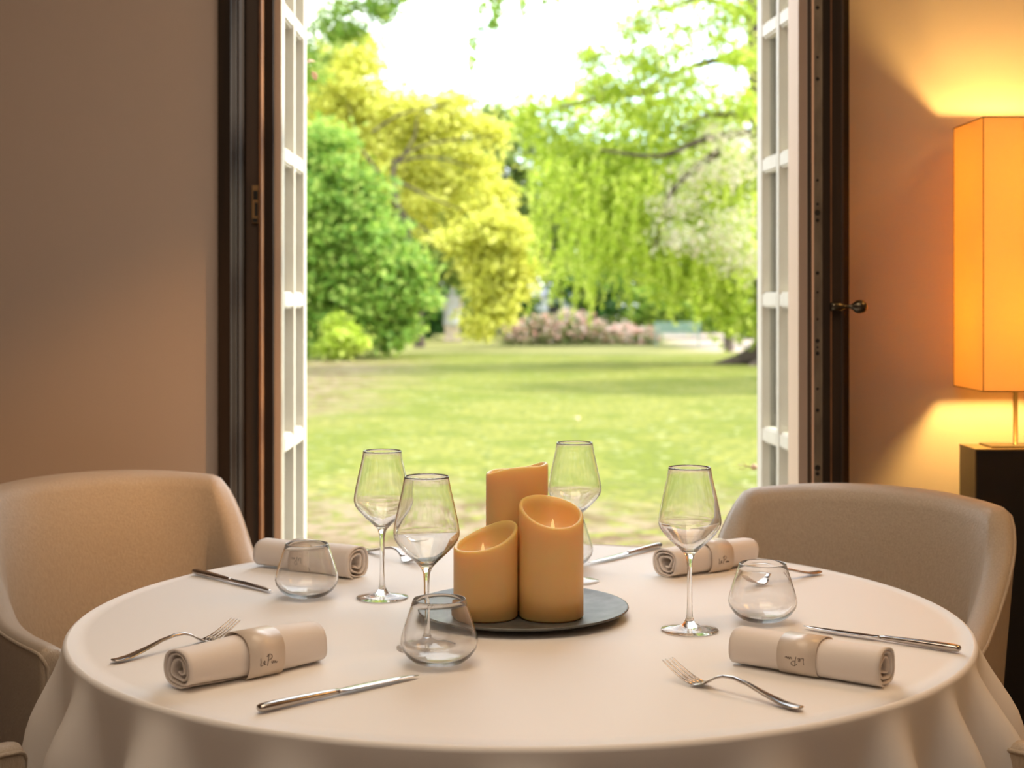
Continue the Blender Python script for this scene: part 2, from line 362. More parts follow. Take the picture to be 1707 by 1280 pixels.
# glazed outer leaves
def glazed_leaf(name, p0, p1, inward, label):
    """p0 hinge, p1 free edge in plan; inward = +1 if the inner face looks to +x"""
    r = bpy.data.objects.new(name, None); link(r); struct(r, label)
    a = Vector((*p0, 0)); v = Vector((*p1, 0))-a; Lg = v.length; ang = math.atan2(v.y, v.x)
    r.location = a; r.rotation_euler = (0, 0, ang)
    # local: +x along the leaf, local y = thickness; the inner face on y = 0, the body behind it
    s = inward      # the body grows along s*y, behind the inner face
    th = .045
    def b_(nm, x0, x1, z0, z1, y0=0, y1=th, mat='paint', bev=.002):
        return box(nm, (x0, min(s*y0, s*y1), z0), (x1, max(s*y0, s*y1), z1), mat, r, bev)
    sw, fw, bz = .042, .048, .0195
    z0, z1 = .04, ZT-.05
    b_('hinge_stile', 0, sw, z0, z1); b_('meeting_stile', Lg-fw, Lg, z0, z1)
    b_('seal_strip', Lg, Lg+.006, z0, z1, .012, th, 'green', 0)
    b_('bottom_rail', sw, Lg-fw, z0, z0+.12); b_('top_rail', sw, Lg-fw, z1-.06, z1)
    xm = (sw+Lg-fw)/2
    b_('vertical_bar', xm-.0115, xm+.0115, z0+.12, z1-.06, 0, .034)
    zs = [z for z in [CZ+.343*k for k in range(-3, 5)] if z0+.16 < z < z1-.1]
    for z in zs:
        b_('glazing_bar', sw-.001, xm-.0115, z-bz, z+bz, .001, .034, bev=.005)
        b_('glazing_bar', xm+.0115, Lg-fw+.001, z-bz, z+bz, .001, .034, bev=.005)
    edges = [z0+.12]+zs+[z1-.06]
    for q in range(len(edges)-1):
        for xa, xb in ((sw, xm-.01), (xm+.01, Lg-fw)):
            b_('glass_pane', xa, xb, edges[q]+(bz if q else 0), edges[q+1]-(bz if q < len(edges)-2 else 0), .022, .026, 'pane', 0)
    for z in (.35, 1.1, 1.9):
        tube('hinge', [(0, s*.05, z), (0, s*.05, z+.09)], .008, 'iron', r)
    return r
glazed_leaf('door_1', (PX(470, 3.41), 3.41), (PX(511, 3.82), 3.82), 1, 'white glazed outer leaf opened out, beside the taupe wall')
glazed_leaf('door_2', (PX(1333, 3.41), 3.41), (PX(1262, 3.80), 3.80), -1, 'white glazed outer leaf opened out, on the lamp side')

# ------------------------------------------------ table and cloth
TC = Vector((.011, 2.105, 0)); R = .628
tb = thing('round_table', 'round dining table hidden under the long white tablecloth', 'table', (TC.x, TC.y, 0))
lathe_obj('tabletop', [(0, TZ-.034), (R-.012, TZ-.034), (R-.006, TZ-.03), (R-.006, TZ-.008), (R-.012, TZ-.003), (0, TZ-.003)], 'brownwood', tb, 64)
lathe_obj('pedestal', [(0, .03), (.05, .03), (.05, TZ-.035), (0, TZ-.035)], 'leg', tb, 24)
lathe_obj('base', [(0, 0), (.30, 0), (.30, .012), (.05, .03), (0, .03)], 'leg', tb, 40)
def build_cloth():
    n = 360; V = []; Fc = []
    rng = random.Random(5)
    # folds: centre angle (0 = +x, counter-clockwise), width, depth
    folds = []
    for dg, wd, am in ((-2, .08, .8), (-14, .06, 1.0), (-26, .055, 1.15), (-37, .05, .95), (-49, .06, .85), (-66, .09, .55), (-90, .10, .65), (-113, .09, .6), (-130, .08, .95), (-147, .07, .85), (-163, .07, .8), (-178, .07, .8),
                       (17, .08, .8), (38, .1, .8), (60, .1, .7), (85, .1, .8), (108, .1, .7), (130, .1, .8), (150, .1, .8), (167, .08, .7)):
        folds.append((math.radians(dg), wd, am))
    def foldamp(th):
        f = 0
        for c, wd, am in folds:
            dd = (th-c+PI) % (2*PI)-PI
            f += am*math.exp(-(dd/wd)**2)
        return f
    rings = []
    for r in np.linspace(0, R-.007, 26): rings.append(('t', r))
    for q in np.linspace(0, 1, 7): rings.append(('e', q))
    for q in np.linspace(.02, 1, 36): rings.append(('s', q))
    Vv = [(0, 0, TZ)]
    first = True
    for kind, q in rings:
        if kind == 't' and q == 0: continue
        for k in range(n):
            th = 2*PI*k/n; f = foldamp(th)
            if kind == 't':
                # soft laundry creases
                x, y = q*math.cos(th), q*math.sin(th)
                z = TZ+.0007*math.sin(9*x+3*y)*math.sin(7*y-2*x)*min(1, max(0, (R-.03-q)/.1))
                for off, dx, dy in ((.18, 1, .15), (-.22, 1, .15), (.10, -.2, 1), (-.33, -.2, 1)):
                    dd = (x*dy-y*dx-off)/.006; z += .0007*math.exp(-dd*dd)*min(1, max(0, (R-.06-q)/.12))
                edge = max(0, (q-(R-.05))/.05); z -= .0015*edge*edge
                Vv.append((x, y, z))
            elif kind == 'e':
                rr = R-.007+.007*math.sin(q*PI/2); z = TZ-.0011-.007*(1-math.cos(q*PI/2))
                Vv.append((rr*math.cos(th), rr*math.sin(th), z))
            else:
                drop = .64*q; g = min(1, q/.16); g = g*g*(3-2*g)
                flare = .004*g+.10*q
                pinch = -.022*math.exp(-((q-.10)/.09)**2)
                rr = R+flare*.6+(f*.125-.022)*(.3*g+.7*q**.7)*.9+pinch*(1-min(1, f))*.3
                rr = max(rr, R+.0002)
                th2 = th+.05*math.sin(3*th+1)*q
                Vv.append((rr*math.cos(th2), rr*math.sin(th2), TZ-.0085-drop))
    m = len(rings)-1
    for k in range(n): Fc.append((0, 1+k, 1+(k+1) % n))
    for i in range(m-1):
        for k in range(n):
            k2 = (k+1) % n; Fc.append((1+i*n+k, 1+(i+1)*n+k, 1+(i+1)*n+k2, 1+i*n+k2))
    o = mesh('tablecloth', Vv, Fc, 'cloth', None, True, loc=(TC.x, TC.y, 0))
    return o
tag(build_cloth(), 'long white linen tablecloth draped in folds over the round table', 'tablecloth')

# ------------------------------------------------ chairs
def smooth_path(pts, n):
    """Catmull-Rom resample with n points"""
    P = [Vector(p) for p in pts]; P = [2*P[0]-P[1]]+P+[2*P[-1]-P[-2]]
    out = []; segs = len(P)-3
    for i in range(n):
        t = i/(n-1)*segs; k = min(int(t), segs-1); u = t-k
        a, b_, c, dd = P[k], P[k+1], P[k+2], P[k+3]
        out.append(.5*((2*b_)+(c-a)*u+(2*a-5*b_+4*c-dd)*u*u+(3*b_-a-3*c+dd)*u**3))
    return out
def make_chair(label, loc, rz, group):
    t = thing('tub_chair', label, 'chair', loc, rz, group)
    half = [(0, .045), (.13, .034), (.198, .016), (.232, -.014), (.248, -.08), (.260, -.24), (.258, -.36), (.248, -.455)]
    pts = [(-x, y) for x, y in half[::-1]][:-1]+half
    path = smooth_path([(x, y, 0) for x, y in pts], 61)
    d0 = (path[0]-path[1]).normalized(); d1 = (path[-1]-path[-2]).normalized()
    path = [path[0]+d0*.012, path[0]+d0*.010, path[0]+d0*.006]+path+[path[-1]+d1*.006, path[-1]+d1*.010, path[-1]+d1*.012]
    Ls = [0]
    for i in range(1, len(path)): Ls.append(Ls[-1]+(path[i]-path[i-1]).length)
    tot = Ls[-1]; mid = tot/2
    ztop = []
    for i in range(len(path)):
        u = abs(Ls[i]-mid)
        if u < .225: z = .874-.016*(u/.225)**2
        else:
            q = min(1, (u-.225)/.31); z = .67+(.858-.67)*(1-math.sqrt(max(0, 1-(1-q)**2.0)) if False else (1-q)**3.0)
        ztop.append(z)
    zbot = .20
    thick = .05
    def lean(z): return .15*(z-.45)
    # section: outer face up, rounded top, padded inner face down
    V = []; Fc = []; m = None; outer_edge = []; inner_edge = []
    for i, p in enumerate(path):
        dd = path[min(i+1, len(path)-1)]-path[max(i-1, 0)]; dd.normalize()
        nrm = Vector((dd.y, -dd.x, 0))           # towards the inside of the U?
        if nrm.dot(Vector((0, -.25, 0))-p) < 0: nrm = -nrm
        out = -nrm; zt = ztop[i]; sec = []
        u = abs(Ls[i]-mid)
        lf = max(.2, 1-max(0, u-.12)*3.2)
        for q in (0, .12, .3, .5, .7, .85, .95, 1.0):
            z = zbot+(zt-.016-zbot)*q; sec.append((z, lean(z)*lf, 0))
        for q in (.35, .7, 1.0):
            a = q*PI/2; sec.append((zt-.016+.016*math.sin(a), lean(zt)*lf-.014*(1-math.cos(a)), 0))
        pad = thick+.008
        for q in (0.02, .3, .6, 1.0):
            a = q*PI/2; sec.append((zt-.030*(1-math.cos(a)), lean(zt)*lf-.016-(pad-.022)*math.sin(a), 0))
        for q in (.8, .6, .45, .3, .15, 0):
            z = max(.40, .40+(zt-.032-.40)*q); sec.append((z, lean(z)*lf-pad-.010*math.sin(q*PI), 0))
        m = len(sec)
        e_ = min(i, len(path)-1-i)
        if e_ < 4:
            k_ = (.80, .90, .965, .99)[e_]; om = (sec[7][1]+sec[-2][1])/2
            sec = [(z-(1-k_)*.11*max(0, (z-.3)/.35), om+(off-om)*k_**1.6, 0) for z, off, _ in sec]
        for z, off, _ in sec:
            pp = p+out*off; V.append((pp.x, pp.y, z))
        q0 = sec[8]; pp = p+out*(sec[7][1]-.001); outer_edge.append((pp.x, pp.y, sec[7][0]+.006))
    for i in range(len(path)-1):
        for k in range(m-1): Fc.append((i*m+k, i*m+k+1, (i+1)*m+k+1, (i+1)*m+k))
        Fc.append((i*m+m-1, i*m, (i+1)*m, (i+1)*m+m-1))
    Fc.append(tuple(range(m))); e = (len(path)-1)*m; Fc.append(tuple(range(e, e+m))[::-1])
    sh = mesh('backrest', V, Fc, 'fabric', t, True)
    bm = bmesh.new(); bm.from_mesh(sh.data); bmesh.ops.recalc_face_normals(bm, faces=bm.faces[:]); bm.to_mesh(sh.data); bm.free()
    sh.data.polygons.foreach_set('use_smooth', [len(p.vertices) < 6 for p in sh.data.polygons])
    a0, b0 = Vector(outer_edge[0]), Vector(outer_edge[-1])
    pip = [a0+Vector((0, -.001, -z)) for z in (.40, .2, .05)]+outer_edge+[b0+Vector((0, -.001, -z)) for z in (.05, .2, .40)]
    tube('piping', pip, .0032, 'fabric', t, 6)
    # seat: padded block rounded in plan
    prof = [(-.225, -.02), (-.235, -.12), (-.235, -.44), (-.20, -.485), (0, -.497), (.20, -.485), (.235, -.44), (.235, -.12), (.225, -.02), (.12, -.005), (0, -.002), (-.12, -.005)]
    bm = bmesh.new()
    lay = []
    for z, s in ((.32, 1), (.44, 1), (.465, .985), (.478, .94), (.484, .75), (.487, .3)):
        lay.append([bm.verts.new((x*s, -.25+(y+.25)*s, z)) for x, y in prof])
    for a, b_ in zip(lay, lay[1:]):
        for k in range(len(prof)): k2 = (k+1) % len(prof); bm.faces.new((a[k], a[k2], b_[k2], b_[k]))
    bm.faces.new(lay[0][::-1]); bm.faces.new(lay[-1])
    bmesh.ops.recalc_face_normals(bm, faces=bm.faces[:])
    bm_obj('seat', bm, 'fabric', t, True)
    for x, y in ((-.23, -.42), (.23, -.42), (-.19, .0), (.19, .0)):
        bm = bmesh.new(); bmesh.ops.create_cone(bm, cap_ends=True, segments=4, radius1=.018, radius2=.028, depth=.24)
        bm_obj('leg', bm, 'leg', t, loc=(x, y, .12), rot=(0, 0, PI/4))
    return t
def face_angle(dx, dy):  # local -y points along (dx,dy)
    return math.atan2(dy, dx)+PI/2
grp = 'upholstered tub chairs around the table'
ch = make_chair('cream linen tub chair at back left, its backrest lit orange by the added spot', (-.775, 2.80, 0), face_angle(.55, -.84), grp)
dup(ch, (.622, 2.59, 0), face_angle(-.54, -.84), 'beige linen tub chair at back right, in front of the dark console', grp)
dup(ch, (-1.112, 1.69, 0), face_angle(.77, .64), 'tub chair at near left, only the tip of one arm in view', grp)
dup(ch, (1.10, 1.715, 0), face_angle(-.77, .64), 'tub chair at near right, only the tip of one arm in view', grp)

# ------------------------------------------------ tray and candles
tr_ = thing('serving_tray', 'round grey metal tray in the table centre under three candles', 'tray', (.011, 2.095, TZ))
lathe_obj('tray_dish', [(0, .005), (.085, .005), (.10, .0052), (.130, .0066), (.146, .0088), (.153, .0112), (.1555, .0132), (.1548, .0148), (.152, .0146), (.144, .0118), (.130, .0098), (.110, .0090), (0, .009)], 'tray', tr_, 72)
lathe_obj('foot_ring', [(.078, 0), (.088, 0), (.088, .0055), (.078, .0055), (.078, 0)], 'traybrown', tr_, 48)
def make_candle(label, x, y, hfun, r=.045, flame_h=.02, bowl=.045, fx=0, fy=0):
    t = thing('pillar_candle', label, 'candle', (x, y, TZ+.0093), 0, 'ivory pillar candles on the tray')
    n = 72; prof = []
    rows = []
    def row(f): rows.append([f(2*PI*k/n) for k in range(n)])
    row(lambda a: ((r-.003)*math.cos(a), (r-.003)*math.sin(a), 0))
    row(lambda a: (r*math.cos(a), r*math.sin(a), .003))
    for q in (.25, .5, .75, .92):
        row(lambda a, q=q: (r*math.cos(a), r*math.sin(a), .003+(hfun(a)-.006)*q))
    row(lambda a: (r*math.cos(a), r*math.sin(a), hfun(a)-.003))
    row(lambda a: ((r-.001)*math.cos(a), (r-.001)*math.sin(a), hfun(a)-.0008))
    row(lambda a: ((r-.003)*math.cos(a), (r-.003)*math.sin(a), hfun(a)))
    row(lambda a: ((r-.005)*math.cos(a), (r-.005)*math.sin(a), hfun(a)-.0008))
    lo = min(hfun(2*PI*k/n) for k in range(n))
    for q in (.25, .5, .8, 1):
        row(lambda a, q=q: ((r-.006-.010*q*q)*math.cos(a), (r-.006-.010*q*q)*math.sin(a), (hfun(a)-.002)*(1-q)+(lo-.008)*q))
    row(lambda a: (.6*(r-.01)*math.cos(a), .6*(r-.01)*math.sin(a), lo-.012))
    V = [p for rr in rows for p in rr]; Fc = []
    for i in range(len(rows)-1):
        for k in range(n): k2 = (k+1) % n; Fc.append((i*n+k, i*n+k2, (i+1)*n+k2, (i+1)*n+k))
    Fc.append(tuple(range(n))[::-1]); e = (len(rows)-1)*n; Fc.append(tuple(range(e, e+n)))
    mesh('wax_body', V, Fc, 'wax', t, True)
    V, Fc = lathe([(0, 0), (.0018, .002), (.0028, .008), (.0022, .013), (.0008, .018), (0, .020)], 12)
    V = [(a, b_*.45, c) for a, b_, c in V]
    f = mesh('flame', V, Fc, 'flame', t, True, loc=(fx, fy, lo-.012)); f['label'] = 'small pale plastic flame'
    V, Fc = tube_data([(fx, fy, lo-.014), (fx, fy, lo-.009)], .0012, 6); mesh('wick', V, Fc, 'hole', t)
    return t
# angles: 0 = +x (right), -pi/2 = towards the camera
make_candle('short ivory pillar candle at front left of the tray, its rim rising to the right', -.0365, 2.042, lambda a: .111+.017*math.cos(a-.6)+.002*math.sin(2*a+.5), flame_h=.02, fx=-.004, fy=-.004)
make_candle('medium ivory pillar candle at front right of the tray, its rim dipping to the right', .0545, 2.042, lambda a: .148+.0175*math.cos(a-2.0)+.0015*math.cos(2*a), fx=.002, fy=-.006)
make_candle('tallest ivory pillar candle, standing behind the other two', .0072, 2.121, lambda a: .1985+.0075*math.cos(a+.5)+.0018*math.sin(3*a+.4), fx=0, fy=0)

# ------------------------------------------------ glasses
def wine_profile():
    # outer up, then inner down (thin wall)
    o = [(0, 0), (.0385, 0), (.0392, .0008), (.0385, .0018), (.028, .0034), (.014, .0062), (.0075, .0105), (.0046, .018), (.0036, .035), (.0034, .060), (.0036, .085), (.0045, .096), (.0075, .1035),
         (.016, .1125), (.027, .1225), (.036, .1320), (.0410, .1395), (.0428, .1455), (.0430, .1505), (.0420, .158), (.0392, .172), (.0352, .190), (.0313, .207), (.0292, .219), (.0290, .2215)]
    i = [(.0282, .2220), (.0281, .219), (.0302, .207), (.0341, .190), (.0381, .172), (.0409, .158), (.0419, .1505), (.0417, .1460), (.0399, .1405), (.0349, .1334), (.0258, .1242), (.0148, .1148), (.007, .1090), (0, .1072)]
    return o+i
def make_wine(label, loc):
    t = thing('wine_glass', label, 'wine glass', loc, 0, 'empty wine glasses on the table')
    P = wine_profile()
    lathe_obj('bowl', [(0, .0985)]+P[12:], 'glass', t, 64)
    return t
def make_wine_solid(label, loc):
    """foot, stem and bowl are one blown piece"""
    V, Fc = lathe(wine_profile(), 64)
    o = lathe_obj('wine_glass', wine_profile(), 'glass', None, 64); o.location = loc
    return tag(o, label, 'wine glass', 'empty wine glasses on the table')
wg = make_wine_solid('wine glass at back left, standing beside the rolled napkin', (-.196, 2.215, TZ+.0006))
def cp1(o, loc, label):
    c = o.copy(); link(c); c.location = loc; c['label'] = label; return c
cp1(wg, (-.1105, 1.896, TZ+.0006), 'nearest wine glass, behind the tumbler and left of the candles')
cp1(wg, (.100, 2.343, TZ+.0006), 'wine glass behind the candles, its stem and foot hidden by them')
cp1(wg, (.242, 1.997, TZ+.0006), 'wine glass standing alone right of the candles')
tp_ = [(0, .0), (.020, .0), (.024, .0008), (.032, .004), (.0405, .011), (.0462, .0195), (.0480, .027), (.0472, .034), (.0438, .046), (.0392, .060), (.0350, .072), (.0328, .0795),
       (.0322, .0805), (.0315, .0797), (.0336, .072), (.0378, .060), (.0424, .046), (.0458, .034), (.0466, .027), (.0446, .0205), (.0390, .0128), (.0305, .0066), (.020, .0036), (0, .0030)]
tg = lathe_obj('tumbler', tp_, 'glass', None, 64); tg.location = (-.311, 2.222, TZ+.0006)
tag(tg, 'stemless tumbler at back left, in front of a rolled napkin', 'tumbler', 'stemless glass tumblers on the table')
cp1(tg, (-.090, 1.812, TZ+.0006), 'nearest stemless tumbler, in front of the tray')
cp1(tg, (.3515, 2.056, TZ+.0006), 'stemless tumbler at right with a fork seen through it')
cp1(tg, (.089, 2.478, TZ+.0006), 'stemless tumbler mostly hidden behind the candles')

# ------------------------------------------------ cutlery
def sweep_sections(secs, n=14, power=2.0):
    """secs: (x, width, thickness, z_center[, yoff])"""
    V = []; Fc = []
    for s in secs:
        x, wd, th, z = s[:4]; yo = s[4] if len(s) > 4 else 0
        for k in range(n):
            a = 2*PI*k/n; c, q = math.cos(a), math.sin(a)
            V.append((x, yo+wd/2*math.copysign(abs(c)**(2/power), c), z+th/2*math.copysign(abs(q)**(2/power), q)))
    for i in range(len(secs)-1):
        for k in range(n): k2 = (k+1) % n; Fc.append((i*n+k, i*n+k2, (i+1)*n+k2, (i+1)*n+k))
    Fc.append(tuple(range(n))[::-1]); e = (len(secs)-1)*n; Fc.append(tuple(range(e, e+n)))
    return V, Fc
def make_knife(label, p0, p1):
    a = Vector(p0); v = Vector(p1)-a
    t = thing('table_knife', label, 'knife', (a.x, a.y, TZ+.001), math.atan2(v.y, v.x), 'table knives')
    V, Fc = sweep_sections([(0, .006, .004, .005), (.0015, .0105, .0075, .005), (.006, .0128, .0092, .005), (.02, .0135, .0095, .005), (.05, .0122, .0085, .005), (.08, .0103, .0072, .0048), (.10, .0088, .006, .0046), (.108, .0082, .0052, .0045)], 16, 2.4)
    mesh('handle', V, Fc, 'silver', t, True)
    V, Fc = sweep_sections([(.106, .0085, .0050, .0045), (.111, .0105, .0034, .0045), (.116, .0150, .0024, .0045), (.135, .0162, .0020, .0045, .0005), (.165, .0160, .0017, .0043, .0006), (.195, .0130, .0014, .0040, -.0006), (.212, .0080, .0011, .0036, -.0024), (.221, .0025, .0008, .0034, -.0045)], 10, 2)
    mesh('blade', V, Fc, 'silver', t, True)
    return t
def make_fork(label, p0, p1):
    a = Vector(p0); v = Vector(p1)-a
    t = thing('table_fork', label, 'fork', (a.x, a.y, TZ+.0012), math.atan2(v.y, v.x), 'table forks')
    V, Fc = sweep_sections([(0, .006, .0020, .0040), (.002, .0125, .0034, .0034), (.010, .0165, .0040, .0026), (.025, .0158, .0040, .0034), (.05, .0110, .0040, .0085), (.075, .0072, .0042, .0150), (.095, .0060, .0042, .0180), (.110, .0064, .0038, .0172), (.120, .0078, .0032, .0140), (.128, .0110, .0026, .0095), (.134, .0160, .0022, .0060)], 14, 2.2)
    mesh('handle', V, Fc, 'silver', t, True)
    V, Fc = sweep_sections([(.132, .0140, .0024, .0072), (.138, .0205, .0021, .0038), (.144, .0235, .0019, .0022), (.151, .0238, .0018, .0022)], 14, 3)
    mesh('head', V, Fc, 'silver', t, True)
    for k in range(4):
        y0 = (k-1.5)*.0064
        V, Fc = sweep_sections([(.1495, .0044, .0018, .0022, y0), (.160, .0036, .0018, .0044, y0), (.172, .0031, .0017, .0090, y0*1.0), (.184, .0026, .0015, .0148, y0*.98), (.194, .0019, .0012, .0205, y0*.96), (.1965, .0008, .0007, .0220, y0*.95)], 8, 2)
        mesh('tine', V, Fc, 'silver', t, True)
    return t
make_knife('knife at front left, pointing towards the tumbler', T(430, 1190).xy, T(687, 1132).xy)
make_knife('knife at front right, above the rolled napkin near the table edge', T(1601, 1089).xy, T(1342, 1050).xy)
make_knife('knife at back left, its tip behind the tumbler', (-.522, 2.405), T(463, 991).xy)
make_knife('knife at back right, between the candles and a napkin', T(1101, 913).xy, T(985, 942).xy)
make_fork('fork at front left, tines up behind the rolled napkin', T(187, 1107).xy, (-.369, 1.964))
make_fork('fork at front right, tines pointing away from the table edge', T(1337, 1187).xy, (.188, 1.743))
make_fork('fork at back right, tines seen through the tumbler', T(1367, 957).xy, (.374, 2.30))
make_fork('fork at back left, tines seen through the nearest wine glass', T(604, 919).xy, (-.150, 2.475))

# ------------------------------------------------ rolled napkins
def make_napkin(label, p0, p1, seed, twist=1, wsc=1.0, hs=1.0, wave=.5, flip=False):
    a = Vector(p0); v = Vector(p1)-a; Lg = v.length
    t = thing('rolled_napkin', label, 'napkin', (a.x, a.y, TZ+.001), math.atan2(v.y, v.x), 'rolled white napkins')
    rg = random.Random(seed); ph = [rg.uniform(0, 6) for _ in range(6)]
    turns = 3.1; ns = 110; wt = .0022; m = 26
    A0, B0 = .0285*wsc, .0240*hs
    def sec_pt(s, xx, off):
        ang = -PI*.62+s*turns*2*PI*twist
        k = 1-.70*s**1.55
        u = xx/Lg
        aa = A0*(1+.05*math.sin(3*u+ph[0])*wave); bb = B0*(1+.09*math.sin(4.2*u+ph[1])*wave)
        # squarish, slightly creased oval that shrinks to the core
        c, q = math.cos(ang), math.sin(ang)
        p_ = 2.5
        rr = (abs(c)**p_+abs(q)**p_)**(-1/p_)
        jit = 1+.03*math.sin(5*ang+ph[2]+3*u)*s+.025*wave*math.sin(2*ang+ph[3]+5*u)+.12*s*math.sin(3*ang+ph[4])
        r_ = rr*k*jit
        y = (aa*r_-off)*c; z = (bb*r_-off)*q
        z = max(z, -B0*.93+off*.3+.0005*s)
        return y, z+B0*.95
    V = []; Fc = []
    for i in range(m+1):
        u = i/m; xx = Lg*u
        for k in range(ns):
            s = k/(ns-1); inset = .004*s*(1 if u in (0, 1) else 0)
            x2 = xx+(inset if u == 0 else (-inset if u == 1 else 0))
            y, z = sec_pt(s, xx, 0); V.append((x2, y, z))
            y, z = sec_pt(s, xx, wt); V.append((x2, y, z))
    for i in range(m):
        for k in range(ns-1):
            b0 = (i*ns+k)*2; b1 = ((i+1)*ns+k)*2
            Fc.append((b0, b0+2, b1+2, b1)); Fc.append((b0+1, b1+1, b1+3, b0+3))
        b0 = i*ns*2; b1 = (i+1)*ns*2; Fc.append((b0, b1, b1+1, b0+1))
        b0 = (i*ns+ns-1)*2; b1 = ((i+1)*ns+ns-1)*2; Fc.append((b0, b0+1, b1+1, b1))
    for i, rev in ((0, 0), (m, 1)):
        for k in range(ns-1):
            b0 = (i*ns+k)*2; f = (b0, b0+1, b0+3, b0+2); Fc.append(f[::-1] if rev else f)
    mesh('napkin_roll', V, Fc, 'napkin', t, True)
    # paper band
    bw_ = .050; x0 = Lg*.5-bw_/2+.006*(1 if not flip else -1)
    V = []; Fc = []; nb_ = 56
    def ring(x, off):
        u = x/Lg
        aa = A0*(1+.05*math.sin(3*.5+ph[0])*wave)+off; bb = B0*(1+.09*math.sin(4.2*.5+ph[1])*wave)+off
        out = []
        for k in range(nb_):
            an = 2*PI*k/nb_; c, q = math.cos(an), math.sin(an)
            rr = (abs(c)**2.5+abs(q)**2.5)**(-1/2.5)*1.03
            out.append((x, aa*rr*c, max(bb*rr*q+B0*.95, .0002-off*.1)))
        return out
    for x, off in ((x0, .0010), (x0+bw_, .0010), (x0+bw_, .0016), (x0, .0016)): V += ring(x, off)
    for a_, b_ in ((0, 1), (1, 2), (2, 3), (3, 0)):
        for k in range(nb_): k2 = (k+1) % nb_; Fc.append((a_*nb_+k, a_*nb_+k2, b_*nb_+k2, b_*nb_+k))
    bd = mesh('paper_band', V, Fc, 'band', t, True)
    bm = bmesh.new(); bm.from_mesh(bd.data); bmesh.ops.recalc_face_normals(bm, faces=bm.faces[:]); bm.to_mesh(bd.data); bm.free()
    bd.data.polygons.foreach_set('use_smooth', [True]*len(bd.data.polygons))
    bd['label'] = 'glossy paper band with handwritten lettering'
    # lettering: handwritten strokes laid on the band (u along the roll, w around it)
    strokes = [[(0, .8), (.02, .4), (.0, .1), (.18, .12)], [(.22, .25), (.32, .35), (.28, .5), (.2, .35), (.26, .12), (.36, .2)],
               [(.55, 1.0), (.52, .55), (.47, .0)], [(.42, .85), (.6, 1.08), (.78, .9), (.72, .6), (.52, .5)],
               [(.74, .35), (.8, .1), (.88, .4), (.92, .1), (1.02, .35), (1.05, .1), (1.15, .25)]]
    an0 = -.35 if not flip else -.30
    aa = A0*(1+.05*math.sin(3*.5+ph[0])*wave)+.0021; bb = B0*(1+.09*math.sin(4.2*.5+ph[1])*wave)+.0021
    VV = []; FF = []
    for st in strokes:
        pts = []
        for (uu, ww) in [tuple(p) for p in smooth_path([(x, y, 0) for x, y in st], 12) for p in [(p[0], p[1])]]:
            ang = -.30+(ww*.42 if not flip else (1-ww)*.42)
            x = x0+bw_*.5+(uu-.5)*.021*(1 if not flip else -1)
            c, q = math.cos(ang), math.sin(ang); rr = (abs(c)**2.5+abs(q)**2.5)**(-1/2.5)*1.03
            # the side that faces the camera
            pts.append((x, -aa*rr*abs(c), bb*rr*q+B0*.95))
        v_, f_ = tube_data(pts, .00035, 5); o_ = len(VV); VV += v_; FF += [tuple(i+o_ for i in f) for f in f_]
    mesh('lettering', VV, FF, 'ink', bd)
    return t
def seg(pa, pb): return (T(*pa).xy, T(*pb).xy)
make_napkin('rolled white napkin at front left, its open end towards the table edge', *seg((294, 1150), (527, 1101)), 1, 1, .96, 1.03, 1.1)
make_napkin('rolled white napkin at front right, below the knife', *seg((1231, 1103), (1480, 1144)), 3, -1, .92, .93, .35, True)
make_napkin('rolled white napkin at back left, behind the tumbler', *seg((440, 942), (598, 963)), 5, -1, 1.0, 1.02, 1.2, True)
make_napkin('rolled white napkin at back right, behind the wine glass', *seg((1108, 962), (1247, 940)), 8, 1, 1.0, .98, .6)

# ------------------------------------------------ console and lamp
cs = thing('console', 'tall slim black console under the lamp, behind the right chair', 'console', (.940, 2.967, 0))
box('body', (0, 0, 0), (.55, .105, .9045), 'black', cs)
box('side_panel', (-.0025, .0005, 0), (0, .1045, .9045), 'veneerlit', cs)
box('top_panel', (-.0025, -.001, .9045), (.551, .107, .9085), 'veneerlit', cs)
lt = thing('table_lamp', 'lamp with a tall square orange lit shade on a thin bronze pole', 'lamp', (1.038, 3.023, .9085))
box('base_plate', (-.062, -.040, 0), (.062, .040, .0035), 'pole', lt)
tube('pole', [(0, 0, .003), (0, 0, .21)], .0048, 'pole', lt, 16)
def shade():
    z0, z1 = .1185, .667; s0 = .0975; th = .0012; V = []; Fc = []
    for s, zs in ((s0, (z0, z1)), (s0-th, (z1, z0))):
        for z in zs:
            V += [(-s, -s, z), (s, -s, z), (s, s, z), (-s, s, z)]
    for a in range(4):
        b_ = (a+1) % 4
        for k in range(4): k2 = (k+1) % 4; Fc.append((a*4+k, a*4+k2, b_*4+k2, b_*4+k))
    return mesh('lamp_shade', V, Fc, 'shade', lt)
shd = shade()
for sx_ in (-1, 1):
    for sy_ in (-1, 1): tube('shade_seam', [(sx_*.0977, sy_*.0977, .119), (sx_*.0977, sy_*.0977, .6665)], .0008, 'brownwood', shd, 5)
for z in (.119, .6665):
    for a, b_ in (((-1, -1), (1, -1)), ((1, -1), (1, 1)), ((1, 1), (-1, 1)), ((-1, 1), (-1, -1))):
        tube('shade_rim', [(a[0]*.0979, a[1]*.0979, z), (b_[0]*.0979, b_[1]*.0979, z)], .0011, 'brownwood', shd, 5)
tube('shade_spider', [(-.097, 0, .50), (.097, 0, .50)], .0015, 'pole', lt, 6)
tube('upper_pole', [(.0, .0, .305), (.0, .0, .516)], .0045, 'pole', lt, 10)
lathe_obj('bulb', [(0, .16), (.010, .16), (.012, .175), (.024, .20), (.029, .225), (.022, .248), (.010, .257), (0, .258)], 'bulb', lt, 24).location = (0, 0, .05)
